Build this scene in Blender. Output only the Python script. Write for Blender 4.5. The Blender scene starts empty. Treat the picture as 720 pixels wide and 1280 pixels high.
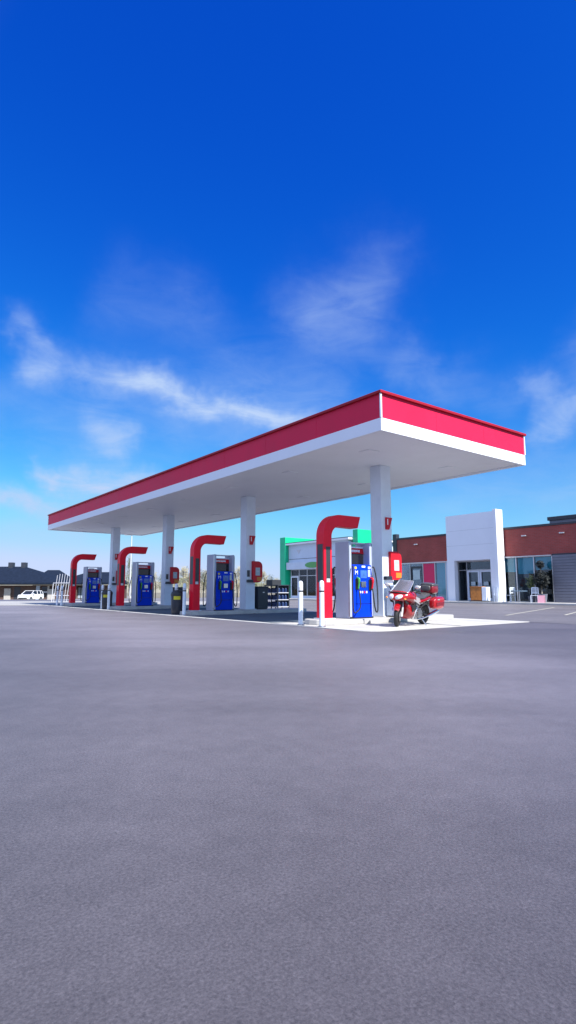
import bpy, bmesh, math, random
from mathutils import Vector, Matrix, noise as mnoise
R = math.radians
random.seed(11)
scene = bpy.context.scene
COL = scene.collection
YAW = R(52.5)                                   # the way the photographer looks, seen from above
FW = Vector((math.cos(YAW), math.sin(YAW), 0)); RT = Vector((math.sin(YAW), -math.cos(YAW), 0))
VIEWROT = YAW - math.pi/2

def ground_z(F):                                # the lot is level; the land beyond dips a little
    t = min(1, max(0, (F-52)/36)); return -0.85*t*t*(3-2*t)
def far(lat, F, dz=0):
    p = FW*F + RT*lat; return Vector((p.x, p.y, ground_z(F)+dz))

# ------------------------------------------------------------------ materials
M = {}
def newmat(name):
    m = bpy.data.materials.new(name); m.use_nodes = True
    nt = m.node_tree; b = nt.nodes['Principled BSDF']
    return m, nt, b
def N(nt, typ, **kw):
    n = nt.nodes.new(typ)
    for k, v in kw.items():
        if k in n.inputs: n.inputs[k].default_value = v
        else: setattr(n, k, v)
    return n
def L(nt, a, b): nt.links.new(a, b)
def mat(name, c, rough=.5, metal=0, var=.08, scale=3.0, bump=0, bscale=60, coat=0, spec=.5, emit=None, es=0, tint=None):
    m, nt, b = newmat(name)
    b.inputs['Roughness'].default_value = rough; b.inputs['Metallic'].default_value = metal
    b.inputs['Specular IOR Level'].default_value = spec; b.inputs['Coat Weight'].default_value = coat
    b.inputs['Coat Roughness'].default_value = .08
    tc = N(nt, 'ShaderNodeTexCoord')
    nz = N(nt, 'ShaderNodeTexNoise', Scale=scale, Detail=6.0, Roughness=.62); L(nt, tc.outputs['Object'], nz.inputs['Vector'])
    rp = N(nt, 'ShaderNodeValToRGB'); L(nt, nz.outputs['Fac'], rp.inputs['Fac'])
    lo = tint or tuple(x*(1-var*1.6) for x in c)
    rp.color_ramp.elements[0].position = .3; rp.color_ramp.elements[1].position = .68
    rp.color_ramp.elements[0].color = (*lo, 1); rp.color_ramp.elements[1].color = (*[min(1, x*(1+var*.6)) for x in c], 1)
    L(nt, rp.outputs['Color'], b.inputs['Base Color'])
    mr = N(nt, 'ShaderNodeMapRange'); mr.inputs['To Min'].default_value = rough*.85; mr.inputs['To Max'].default_value = min(1, rough*1.2)
    L(nt, nz.outputs['Fac'], mr.inputs['Value']); L(nt, mr.outputs['Result'], b.inputs['Roughness'])
    if bump:
        n2 = N(nt, 'ShaderNodeTexNoise', Scale=bscale, Detail=4.0); L(nt, tc.outputs['Object'], n2.inputs['Vector'])
        bp = N(nt, 'ShaderNodeBump', Strength=bump, Distance=.01); L(nt, n2.outputs['Fac'], bp.inputs['Height']); L(nt, bp.outputs['Normal'], b.inputs['Normal'])
    if emit: b.inputs['Emission Color'].default_value = (*emit, 1); b.inputs['Emission Strength'].default_value = es
    M[name] = m
    return m
mat('white_paint', (.80, .83, .89), .45, var=.015, scale=1.2)
mat('white_metal', (.71, .79, .90), .38, var=.05, scale=2)
mat('soffit_white', (.84, .87, .92), .55, var=.03, scale=.6)
mat('pump_grey', (.40, .45, .58), .4, var=.05, scale=2)
mat('panel_grey', (.55, .57, .62), .35, var=.05, scale=2)
mat('fascia_red', (.68, .014, .066), .5, var=.06, scale=1.0, spec=.22)
mat('cap_red', (.34, .008, .022), .5, var=.1, spec=.25)
mat('arch_red', (.80, .008, .030), .4, var=.06, scale=2, spec=.25)
mat('sign_red', (.58, .010, .022), .4, var=.05, spec=.3)
mat('charcoal', (.035, .038, .045), .4, var=.1)
mat('pump_blue', (.001, .042, .60), .45, var=.06, scale=3, spec=.12)
mat('black_plastic', (.018, .019, .022), .42, var=.15)
mat('rubber', (.016, .016, .017), .7, var=.2, scale=20)
mat('dark_cabinet', (.020, .026, .040), .4, var=.12)
mat('screen_blue', (.05, .16, .50), .15, var=.2, scale=9)
mat('screen_dark', (.012, .012, .016), .12, var=.1)
mat('bright_yellow', (.62, .55, .02), .45, var=.06)
mat('orange_plastic', (.62, .20, .02), .45, var=.06)
mat('green_plastic', (.05, .30, .05), .45, var=.06)
mat('concrete', (.50, .49, .47), .85, var=.13, scale=1.3, bump=.25, bscale=90)
mat('shaded_concrete', (.070, .098, .130), .85, var=.22, scale=.9, bump=.25, bscale=90)  # slab concrete with the canopy's shade mixed into its colour
mat('kerb_concrete', (.46, .455, .44), .85, var=.14, scale=2.5, bump=.25, bscale=90)
mat('light_pavement', (.36, .355, .34), .9, var=.12, scale=.5, bump=.2)
mat('line_paint', (.46, .44, .36), .8, var=.25, scale=6)
mat('worn_paint', (.20, .20, .21), .8, var=.3, scale=8)
mat('steel', (.55, .56, .58), .28, metal=1, var=.08)
mat('chrome', (.8, .8, .82), .1, metal=1, var=.03)
mat('engine_metal', (.30, .31, .33), .35, metal=.9, var=.2, scale=14)
mat('dark_metal', (.05, .052, .058), .4, metal=.6, var=.15, scale=10)
mat('bike_red', (.36, .005, .010), .16, var=.04, coat=.8)
mat('bike_dark_red', (.20, .008, .014), .22, var=.06, coat=.6)
mat('seat_vinyl', (.07, .07, .075), .30, var=.15, scale=12)
mat('silver_paint', (.62, .60, .60), .25, metal=.5, var=.05)
mat('lamp_lens', (.50, .52, .56), .06, var=.03, coat=1)
mat('amber', (.7, .22, .02), .15, var=.05, coat=1)
mat('store_green', (.004, .50, .24), .38, var=.06, scale=1)
mat('leaf_green_sign', (.10, .36, .10), .4, var=.06)
mat('store_pale', (.58, .67, .78), .5, var=.05, scale=.7)
mat('alu_frame', (.62, .63, .65), .35, metal=.3, var=.05)
mat('cap_dark', (.030, .036, .050), .45, var=.12)
mat('shutter_grey', (.16, .17, .215), .55, var=.1, scale=1)
mat('interior_dark', (.020, .022, .028), .8, var=.2, scale=.8)
mat('sky_reflection_teal', (.09, .58, .72), .5, var=.16, scale=.35)  # reflected sky put in as a flat teal
mat('poster_magenta', (.62, .005, .09), .4, var=.05)
mat('poster_pale', (.42, .52, .55), .5, var=.08)
mat('wood_orange', (.50, .19, .04), .6, var=.2, scale=6)
mat('pot_grey', (.16, .18, .24), .6, var=.12)
mat('roof_shingle', (.012, .020, .040), .9, spec=.1, var=.2, scale=2, bump=.3, bscale=12)
mat('wall_brown', (.075, .055, .060), .8, var=.2, scale=1.5)
mat('wall_cream', (.46, .44, .42), .8, var=.1)
mat('garage_blue', (.36, .44, .56), .5, var=.06)
mat('car_white', (.78, .79, .80), .22, var=.02, coat=.6)
mat('car_glass', (.010, .013, .017), .06, var=.1)
mat('tail_red', (.5, .01, .01), .2)
mat('bark_pale', (.30, .27, .22), .9, var=.2)
mat('twig_pale', (.40, .37, .25), .9, var=.22, scale=.7)
mat('twig_green', (.20, .24, .12), .9, var=.25, scale=.9)
mat('leaf_dark', (.010, .016, .018), .7, var=.3, scale=3)
mat('leaf_olive', (.13, .16, .05), .7, var=.25, scale=5)
mat('pink_board', (.60, .30, .38), .6, var=.08)
mat('table_blue', (.13, .22, .32), .4, var=.1)
mat('jug_blue', (.03, .06, .17), .3, var=.3, scale=5)
mat('hill_tan', (.30, .28, .20), .95, var=.18, scale=.02)

def glass(name, tint, mixw, glare_colour=None):
    m, nt, b = newmat(name)
    out = nt.nodes['Material Output']; nt.nodes.remove(b)
    tr = N(nt, 'ShaderNodeBsdfTransparent'); tr.inputs['Color'].default_value = (*tint, 1)
    gl = N(nt, 'ShaderNodeBsdfGlossy', Roughness=.03); gl.inputs['Color'].default_value = (.9, .95, 1, 1)
    lw = N(nt, 'ShaderNodeFresnel', IOR=1.5)
    ad = N(nt, 'ShaderNodeMath', operation='ADD'); ad.inputs[1].default_value = mixw; ad.use_clamp = True
    tc = N(nt, 'ShaderNodeTexCoord'); nz = N(nt, 'ShaderNodeTexNoise', Scale=1.3, Detail=1.0)
    L(nt, tc.outputs['Object'], nz.inputs['Vector'])
    bp = N(nt, 'ShaderNodeBump', Strength=.06, Distance=.05); L(nt, nz.outputs['Fac'], bp.inputs['Height']); L(nt, bp.outputs['Normal'], gl.inputs['Normal'])
    mx = N(nt, 'ShaderNodeMixShader'); L(nt, lw.outputs['Fac'], ad.inputs[0]); L(nt, ad.outputs[0], mx.inputs[0])
    L(nt, tr.outputs[0], mx.inputs[1]); L(nt, gl.outputs[0], mx.inputs[2]); L(nt, mx.outputs[0], out.inputs['Surface'])
    if glare_colour:                                       # pale diffuse share mixed in to paint glare on the screen
        df = N(nt, 'ShaderNodeBsdfDiffuse'); df.inputs['Color'].default_value = (*glare_colour, 1); m3 = N(nt, 'ShaderNodeMixShader'); m3.inputs[0].default_value = .13
        L(nt, mx.outputs[0], m3.inputs[1]); L(nt, df.outputs[0], m3.inputs[2]); L(nt, m3.outputs[0], out.inputs['Surface'])
    M[name] = m
glass('window_glass', (.80, .88, .90), .0)
glass('screen_glass', (.62, .60, .70), .22, (.62, .60, .70))

def asphalt(name, c, streak=.22, lens_falloff=False):
    m, nt, b = newmat(name)
    geo = N(nt, 'ShaderNodeNewGeometry')
    rot = N(nt, 'ShaderNodeMapping'); rot.inputs['Rotation'].default_value = (0, 0, -VIEWROT); L(nt, geo.outputs['Position'], rot.inputs['Vector'])
    st = N(nt, 'ShaderNodeMapping'); st.inputs['Scale'].default_value = (.035, .55, 1); L(nt, rot.outputs[0], st.inputs['Vector'])
    def nz(src, sc, det, ro=.6, dist=0):
        n = N(nt, 'ShaderNodeTexNoise', Scale=sc, Detail=det, Roughness=ro); n.inputs['Distortion'].default_value = dist
        L(nt, src, n.inputs['Vector']); return n.outputs['Fac']
    streaks = nz(st.outputs[0], 1.6, 5, .62, .4); blot = nz(geo.outputs['Position'], .33, 6, .6); med = nz(geo.outputs['Position'], 6, 5, .7); fine = nz(geo.outputs['Position'], 95, 3, .7)
    vo = N(nt, 'ShaderNodeTexVoronoi', Scale=140.0); L(nt, geo.outputs['Position'], vo.inputs['Vector'])
    def mr(s, a, z, lo, hi):
        n = N(nt, 'ShaderNodeMapRange'); n.inputs['From Min'].default_value = a; n.inputs['From Max'].default_value = z
        n.inputs['To Min'].default_value = lo; n.inputs['To Max'].default_value = hi; L(nt, s, n.inputs['Value']); return n.outputs[0]
    def mul(a, b_):
        n = N(nt, 'ShaderNodeMath', operation='MULTIPLY'); L(nt, a, n.inputs[0]); L(nt, b_, n.inputs[1]); return n.outputs[0]
    v = mul(mul(mr(streaks, .3, .7, 1-streak, 1+streak), mr(blot, .3, .7, .83, 1.17)), mul(mr(med, .3, .7, .90, 1.10), mr(fine, .28, .72, .66, 1.34)))
    v = mul(v, mr(vo.outputs['Color'], 0, 1, .84, 1.16))
    spk = N(nt, 'ShaderNodeTexVoronoi', Scale=9.0); L(nt, geo.outputs['Position'], spk.inputs['Vector'])
    v = mul(v, mr(spk.outputs['Distance'], .0, .05, 1.5, 1.0))      # scattered pale chips
    if lens_falloff:                                        # lens falloff painted into the colour: dark near the camera, paler midway
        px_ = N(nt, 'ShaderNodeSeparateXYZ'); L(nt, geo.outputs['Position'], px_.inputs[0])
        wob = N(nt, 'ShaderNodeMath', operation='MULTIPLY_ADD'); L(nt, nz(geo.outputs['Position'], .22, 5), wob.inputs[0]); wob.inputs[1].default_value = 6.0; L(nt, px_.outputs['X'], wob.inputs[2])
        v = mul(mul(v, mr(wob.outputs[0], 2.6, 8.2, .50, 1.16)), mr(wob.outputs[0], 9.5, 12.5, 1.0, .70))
    cm = N(nt, 'ShaderNodeVectorMath', operation='SCALE'); cm.inputs[0].default_value = c; L(nt, v, cm.inputs['Scale'])
    L(nt, cm.outputs[0], b.inputs['Base Color'])
    b.inputs['Roughness'].default_value = .55; b.inputs['Specular IOR Level'].default_value = .5; b.inputs['Diffuse Roughness'].default_value = 1.0
    bp = N(nt, 'ShaderNodeBump', Strength=.28, Distance=.005); ad = N(nt, 'ShaderNodeMath', operation='ADD'); L(nt, fine, ad.inputs[0]); L(nt, vo.outputs['Distance'], ad.inputs[1])
    L(nt, ad.outputs[0], bp.inputs['Height']); L(nt, bp.outputs['Normal'], b.inputs['Normal'])
    M[name] = m
asphalt('asphalt', (.110, .102, .120), .10, lens_falloff=True)
asphalt('asphalt_old', (.135, .126, .134), .12)

def brick(name, c1, c2, mortar):
    m, nt, b = newmat(name)
    tc = N(nt, 'ShaderNodeTexCoord'); sp = N(nt, 'ShaderNodeSeparateXYZ'); L(nt, tc.outputs['Object'], sp.inputs[0])
    ad = N(nt, 'ShaderNodeMath', operation='ADD'); L(nt, sp.outputs['X'], ad.inputs[0]); L(nt, sp.outputs['Y'], ad.inputs[1])
    cb = N(nt, 'ShaderNodeCombineXYZ'); L(nt, ad.outputs[0], cb.inputs['X']); L(nt, sp.outputs['Z'], cb.inputs['Y'])
    br = N(nt, 'ShaderNodeTexBrick', Scale=1.0); br.inputs['Brick Width'].default_value = .30; br.inputs['Row Height'].default_value = .10; br.inputs['Mortar Size'].default_value = .010
    br.inputs['Color1'].default_value = (*c1, 1); br.inputs['Color2'].default_value = (*c2, 1); br.inputs['Mortar'].default_value = (*mortar, 1)
    L(nt, cb.outputs[0], br.inputs['Vector'])
    nz = N(nt, 'ShaderNodeTexNoise', Scale=1.1, Detail=5.0); L(nt, tc.outputs['Object'], nz.inputs['Vector'])
    mr = N(nt, 'ShaderNodeMapRange'); mr.inputs['To Min'].default_value = .7; mr.inputs['To Max'].default_value = 1.3; L(nt, nz.outputs['Fac'], mr.inputs['Value'])
    sc = N(nt, 'ShaderNodeVectorMath', operation='SCALE'); L(nt, br.outputs['Color'], sc.inputs[0]); L(nt, mr.outputs[0], sc.inputs['Scale'])
    L(nt, sc.outputs[0], b.inputs['Base Color']); b.inputs['Roughness'].default_value = .85
    M[name] = m
brick('brick', (.33, .060, .050), (.28, .050, .042), (.24, .09, .085))
brick('brick_brown', (.10, .055, .045), (.08, .045, .04), (.14, .11, .10))

# ------------------------------------------------------------------ mesh building
class MB:
    def __init__(s): s.bm = bmesh.new(); s.mats = []; s.mi = 0
    def use(s, m):
        if m not in s.mats: s.mats.append(m)
        s.mi = s.mats.index(m); return s
    def _f(s, vs):
        try: f = s.bm.faces.new(vs); f.material_index = s.mi; return f
        except ValueError: return None
    def box(s, x0, x1, y0, y1, z0, z1):
        v = [s.bm.verts.new(p) for p in ((x0,y0,z0),(x1,y0,z0),(x1,y1,z0),(x0,y1,z0),(x0,y0,z1),(x1,y0,z1),(x1,y1,z1),(x0,y1,z1))]
        for q in ((3,2,1,0),(4,5,6,7),(0,1,5,4),(1,2,6,5),(2,3,7,6),(3,0,4,7)): s._f([v[i] for i in q])
        return s
    def prism(s, poly, axis, a, b):             # a 2D outline extruded along an axis
        def P(u, w, t): return {'x': (t,u,w), 'y': (u,t,w), 'z': (u,w,t)}[axis]
        A = [s.bm.verts.new(P(u,w,a)) for u,w in poly]; B = [s.bm.verts.new(P(u,w,b)) for u,w in poly]
        n = len(poly); s._f(A[::-1]); s._f(B)
        for i in range(n): s._f([A[i], A[(i+1)%n], B[(i+1)%n], B[i]])
        return s
    def loft(s, rings, cap=True, closed=True):
        V = [[s.bm.verts.new(p) for p in r] for r in rings]; n = len(V[0])
        for a, b in zip(V, V[1:]):
            for i in range(n if closed else n-1): s._f([a[i], a[(i+1)%n], b[(i+1)%n], b[i]])
        if cap and closed: s._f(V[0][::-1]); s._f(V[-1])
        return s
    def tube(s, pts, r, seg=8, cap=True):
        pts = [Vector(p) for p in pts]; rings = []
        rs = r if isinstance(r, (list, tuple)) else [r]*len(pts)
        up = None
        for i, p in enumerate(pts):
            t = (pts[min(i+1, len(pts)-1)] - pts[max(i-1, 0)]).normalized()
            if up is None: up = t.orthogonal().normalized()
            up = (up - t*up.dot(t)).normalized(); w = t.cross(up)
            rings.append([p + (up*math.cos(a) + w*math.sin(a))*rs[i] for a in [2*math.pi*k/seg for k in range(seg)]])
        return s.loft(rings, cap)
    def cyl(s, p0, p1, r0, r1=None, seg=16): return s.tube([p0, p1], [r0, r0 if r1 is None else r1], seg)
    def lathe(s, prof, c=(0,0,0), seg=20):
        return s.loft([[(c[0]+r*math.cos(2*math.pi*k/seg), c[1]+r*math.sin(2*math.pi*k/seg), c[2]+z) for k in range(seg)] for r, z in prof])
    def torus(s, c, R_, r, seg=32, rs=10, sq=1.0):    # wheel in the xz plane
        V = []
        for i in range(seg):
            a = 2*math.pi*i/seg; ring = []
            for j in range(rs):
                b = 2*math.pi*j/rs; q = R_ + r*math.cos(b)
                ring.append(s.bm.verts.new((c[0]+q*math.cos(a), c[1]+r*sq*math.sin(b), c[2]+q*math.sin(a))))
            V.append(ring)
        for i in range(seg):
            for j in range(rs): s._f([V[i][j], V[(i+1)%seg][j], V[(i+1)%seg][(j+1)%rs], V[i][(j+1)%rs]])
        return s
    def ball(s, c, rx, ry=None, rz=None, u=12, v=8):
        ry = ry or rx; rz = rz or rx
        return s.loft([[(c[0]+rx*math.sin(t)*math.cos(a), c[1]+ry*math.sin(t)*math.sin(a), c[2]-rz*math.cos(t)) for a in [2*math.pi*k/u for k in range(u)]] for t in [math.pi*(i+.02)/(v+.04) for i in range(v+1)]])
    def quad(s, *p): s._f([s.bm.verts.new(q) for q in p]); return s
    def build(s, name, m=None, parent=None, bevel=0, smooth=False, seg=2, label=None, loc=None):
        bm = s.bm
        bmesh.ops.recalc_face_normals(bm, faces=bm.faces)
        if bevel:
            es = [e for e in bm.edges if len(e.link_faces) == 2 and e.calc_face_angle(0) > R(28)]
            if es: bmesh.ops.bevel(bm, geom=es, offset=bevel, segments=seg, affect='EDGES', profile=.6, clamp_overlap=True)
        me = bpy.data.meshes.new(name); bm.to_mesh(me); bm.free()
        for k in (s.mats or [m]): me.materials.append(M[k])
        if smooth:
            for p in me.polygons: p.use_smooth = True
            try: me.set_sharp_from_angle(angle=R(38))
            except Exception: pass
        o = bpy.data.objects.new(name, me); COL.objects.link(o)
        if parent: o.parent = parent
        if label: o['label'] = label
        if loc is not None: o.location = loc
        return o
def sub(o, lv=2):
    md = o.modifiers.new('smooth', 'SUBSURF'); md.levels = lv; md.render_levels = lv; return o
def text(name, body, size, m, parent, loc, rot, depth=.002):
    cu = bpy.data.curves.new(name, 'FONT'); cu.body = body; cu.size = size; cu.extrude = depth; cu.align_x = 'CENTER'; cu.align_y = 'CENTER'
    t = bpy.data.objects.new(name, cu); COL.objects.link(t); bpy.context.view_layer.update()
    me = bpy.data.meshes.new_from_object(t.evaluated_get(bpy.context.evaluated_depsgraph_get())); me.materials.clear(); me.materials.append(M[m])
    bpy.data.objects.remove(t)
    o = bpy.data.objects.new(name, me); COL.objects.link(o); o.parent = parent; o.location = loc; o.rotation_euler = rot; return o
def tag(o, label, cat, group=None):
    o['label'] = label; o['category'] = cat
    if group: o['group'] = group
    return o
def thing(name, label, cat, loc=(0,0,0), rz=0, group=None):
    o = bpy.data.objects.new(name, None); o.empty_display_size = .3; COL.objects.link(o)
    o.location = loc; o.rotation_euler = (0, 0, rz); return tag(o, label, cat, group)
def kids(o): return [c for c in bpy.data.objects if c.parent == o]
def dup(o, loc=None, label=None, parent=None, rz=None):
    c = o.copy(); COL.objects.link(c)
    if parent: c.parent = parent
    if loc is not None: c.location = loc
    if rz is not None: c.rotation_euler.z = rz
    if label: c['label'] = label
    for k in kids(o): dup(k, parent=c)
    return c
def structure(o, kind='structure'): o['kind'] = kind; return o

# ------------------------------------------------------------------ ground
def sheet(name, m, lats, Fs, dz, kind='structure'):
    b = MB(); V = [[b.bm.verts.new(far(la, F, dz)) for la in lats] for F in Fs]
    for i in range(len(Fs)-1):
        for j in range(len(lats)-1): b._f([V[i][j], V[i][j+1], V[i+1][j+1], V[i+1][j]])
    return structure(b.build(name, m), kind)
FSTEP = [-60, 0, 30, 52] + [52+36*k/10 for k in range(1, 11)]
mat('dry_ground', (.20, .18, .13), .95, var=.2, scale=.05)
sheet('ground', 'dry_ground', [-1500, -300, 0, 300, 1500], [-400]+FSTEP+[200, 600, 1500], -.012)
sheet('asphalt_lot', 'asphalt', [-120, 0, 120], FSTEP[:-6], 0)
# worn older paving beyond the forecourt's back edge
b = MB(); b.quad((16.0,-40,.004), (60,-40,.004), (60,60,.004), (16.0,60,.004)); structure(b.build('old_asphalt', 'asphalt_old'))
# pale street beyond the left edge of the lot
b = MB(); V = []
for t in [0, .25, .5, .75, 1]:
    F = 34.3+46*t; V.append([b.bm.verts.new(far(la, F, .008)) for la in (-70, -30, -12.2+t*3, -6+t*20)])
for a, c in zip(V, V[1:]):
    for j in range(3): b._f([a[j], a[j+1], c[j+1], c[j]])
structure(b.build('street_pavement', 'light_pavement'))
# concrete forecourt slab, rounded near corner
AX0, AX1, AY0, AY1 = 9.35, 16.0, 9.15, 38.4
arc = [(AX0+.55-.55*math.cos(a), AY0+.55-.55*math.sin(a)) for a in [math.pi/2*k/6 for k in range(7)]]
b = MB(); b.prism(arc+[(AX1, AY0), (AX1, AY1), (AX0, AY1)], 'z', .0, .016); structure(b.build('forecourt_slab', 'concrete'))
for y0_, y1_ in ((13.25, 18.55), (20.1, 26.0), (27.55, 33.5), (35.05, 37.9)):      # pads between the islands, canopy shade painted as darker, bluer concrete
    b = MB(); b.box(9.58, 15.75, y0_, y1_, .012, .020); structure(b.build('shade_pad', 'shaded_concrete'))
jt = MB()
for y in (13.0, 16.7, 20.5, 24.2, 28, 31.7, 35.4): jt.box(AX0+.02, AX1-.02, y-.008, y+.008, .012, .0215)
jt.box(12.67, 12.69, AY0+.02, AY1-.02, .012, .0225); structure(jt.build('slab_joints', 'charcoal'))
def line(p, q, w, m, z, name):
    p = Vector((*p, 0)); q = Vector((*q, 0)); d = (q-p).normalized(); n = Vector((-d.y, d.x, 0))*w/2
    b = MB(); b.quad(*[tuple(v+Vector((0,0,z))) for v in (p-n, q-n, q+n, p+n)]); return structure(b.build(name, m))
line((19.3,11.95), (29.9,15.65), .11, 'line_paint', .009, 'parking_line')
line((21.3,10.75), (31.9,14.45), .11, 'line_paint', .009, 'parking_line')
line((23.3,9.5), (33.9,13.2), .11, 'line_paint', .009, 'parking_line')
line((8.35,22.1), (8.95,25.4), .07, 'worn_paint', .004, 'paint_mark')
line((10.65,8.1), (11.15,7.95), .06, 'worn_paint', .004, 'paint_mark')
b = MB(); b.box(34.25, 36.6, 8, 33.2, 0, .13); structure(b.build('sidewalk', 'concrete', bevel=.03))
b = MB(); b.box(32.5, 34.6, 34.4, 47, 0, .13); structure(b.build('sidewalk', 'concrete', bevel=.03))
# low far hill
b = MB(); V = []
for i in range(41):
    la = -230 + i*11; h = 7.0+3.2*mnoise.noise((la*.012, 3.1, 0))+1.2*mnoise.noise((la*.05, 7, 0)); V.append([b.bm.verts.new(far(la, 330, -.5)), b.bm.verts.new(far(la, 380, h*.75)), b.bm.verts.new(far(la, 430, h)), b.bm.verts.new(far(la, 620, -2))])
for a, c in zip(V, V[1:]):
    for j in range(3): b._f([a[j], c[j], c[j+1], a[j+1]])
structure(b.build('hills', 'hill_tan', smooth=True))

# ------------------------------------------------------------------ canopy
CX0, CX1, CY0, CY1 = 9.75, 16.12, 9.05, 37.95
ZB, ZM, ZT = 4.72, 5.035, 5.64
cn = thing('canopy', 'long flat canopy with red and white fascia over the fuel pumps', 'canopy', ((CX0+CX1)/2, (CY0+CY1)/2, ZB))
hx, hy = (CX1-CX0)/2, (CY1-CY0)/2
def ringbox(b, ox, oy, t, z0, z1):
    b.box(-ox, -ox+t, -oy, oy, z0, z1); b.box(ox-t, ox, -oy, oy, z0, z1)
    b.box(-ox+t, ox-t, -oy, -oy+t, z0, z1); b.box(-ox+t, ox-t, oy-t, oy, z0, z1); return b
ringbox(MB(), hx, hy, .12, 0, ZM-ZB).build('white_band', 'white_paint', cn, bevel=.006)
ringbox(MB(), hx-.02, hy-.02, .12, ZM-ZB, ZT-ZB).build('red_band', 'fascia_red', cn)
ringbox(MB(), hx+.05, hy+.05, .2, ZT-ZB, ZT-ZB+.07).build('cap_trim', 'cap_red', cn, bevel=.012)
for sx, sy in ((-1,-1), (1,-1), (-1,1), (1,1)): MB().box(sx*(hx-.008)-.022, sx*(hx-.008)+.022, sy*(hy-.008)-.022, sy*(hy-.008)+.022, ZM-ZB+.002, ZT-ZB-.002).build('corner_trim', 'white_paint', cn, bevel=.004)
for k in range(1, 12):                                       # joints between fascia sheets
    y = -hy + k*2*hy/12
    MB().box(-hx+.017, -hx+.0215, y-.003, y+.003, ZM-ZB+.01, ZT-ZB-.01).build('fascia_joint', 'fascia_red', cn)
for k in range(1, 3):
    x = -hx + k*2*hx/3; MB().box(x-.003, x+.003, -hy+.017, -hy+.0215, ZM-ZB+.01, ZT-ZB-.01).build('fascia_joint', 'fascia_red', cn)
sf = MB().use('soffit_white')
pw = 2*(hx-.12)/7                                           # soffit in long narrow pans with real grooves
for k in range(7): sf.box(-hx+.12+k*pw+.002, -hx+.12+(k+1)*pw-.002, -hy+.12, hy-.12, .05, .09)
sf.box(-hx+.12, hx-.12, -hy+.12, hy-.12, .10, .14)
sf.build('soffit', None, cn)
MB().box(-hx+.12, hx-.12, -hy+.12, hy-.12, ZT-ZB-.25, ZT-ZB-.2).build('roof_deck', 'panel_grey', cn)
Y0 = [11.9+7.47*k for k in range(4)]
for k in range(8):
    for sx in (-1, 1):
        y = -hy + (k+.5)*2*hy/8
        MB().use('soffit_white').box(sx*1.75-.20, sx*1.75+.20, y-.20, y+.20, .032, .049).box(sx*1.75-.15, sx*1.75+.15, y-.15, y+.15, .028, .033).build('light_fixture', None, cn)

# ------------------------------------------------------------------ islands, columns, arches, pumps
ORD = ['nearest the motorcycle', 'second from the motorcycle', 'third from the motorcycle', 'farthest from the motorcycle']
def island(loc, label):
    t = thing('pump_island', label, 'island', loc, 0, 'raised concrete islands under the canopy')
    n = 8; w = .62; x0 = 9.86; x1 = 15.7
    pts = [(x0+w-w*math.sin(math.pi*k/n), w*math.cos(math.pi*k/n)) for k in range(n+1)]
    pts += [(x1-w+w*math.sin(math.pi*k/n), -w*math.cos(math.pi*k/n)) for k in range(n+1)]
    MB().prism(pts, 'z', .016, .15).build('kerb', 'kerb_concrete', t, bevel=.02)
    return t
isl = island((0, Y0[0], 0), 'raised concrete pump island '+ORD[0])
for k in (1, 2, 3): dup(isl, (0, Y0[k], 0), 'raised concrete pump island '+ORD[k])

CW = .225
def column(k):
    lab = ['white square canopy column standing right behind the motorcycle', 'white square canopy column with a tall black cabinet against its right side, second from the motorcycle',
           'white square canopy column third from the motorcycle, with a dark tag beside its red holder', 'white square canopy column at the far left end of the canopy'][k]
    t = thing('canopy_column', lab, 'column', (12.9, Y0[k]+.17, .15), 0, 'square columns carrying the canopy')
    MB().box(-CW, CW, -CW, CW, .02, ZB+.05-.15).build('shaft', 'white_metal', t, bevel=.018)
    MB().box(-CW-.05, CW+.05, -CW-.05, CW+.05, 0, .03).build('base_plate', 'panel_grey', t, bevel=.006)
    f = -CW-.001                                              # the face towards the open lane
    pl = MB().prism([(-.07, 2.99), (.20, 2.99), (.06, 2.62), (-.07, 2.62)], 'y', f-.06, f).build('number_flag', 'sign_red', t, bevel=.008)
    MB().prism([(-.035, 2.93), (.0, 2.95), (.0, 2.76), (-.035, 2.76)], 'y', f-.064, f-.058).build('number', 'white_paint', pl)
    # brochure and towel holder: straight left side, rounded right corners
    x0, x1, z0, z1, r = .04, .52, 1.09, 1.95, .2
    out = [(x0, z0), (x1-r, z0)] + [(x1-r+r*math.sin(a), z0+r-r*math.cos(a)) for a in [math.pi/2*i/6 for i in range(1, 7)]]
    out += [(x1-r+r*math.cos(a), z1-r+r*math.sin(a)) for a in [math.pi/2*i/6 for i in range(7)]] + [(x0, z1)]
    h = MB().prism(out, 'y', f-.11, f).build('red_holder', 'sign_red', t, bevel=.02)
    MB().box(x0+.13, x1-.13, f-.116, f-.108, z0+.28, z1-.26).build('notice', 'poster_pale', h, bevel=.004)
    MB().box(x0+.17, x1-.17, f-.119, f-.1165, z0+.42, z1-.38).build('notice_print', 'panel_grey', h)
    MB().box(x0+.20, x1-.04, f-.118, f-.109, z0+.06, z0+.22).build('notice_strip', 'orange_plastic', h, bevel=.01)
    MB().box(-.20, .06, f-.13, f, 1.09, 1.20).build('tray', 'dark_cabinet', t, bevel=.01)
    if k: MB().box(-.17, -.05, f-.02, f, 1.32, 1.58).build('tag', 'charcoal', t, bevel=.005)
    return t
for k in range(4): column(k)

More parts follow.
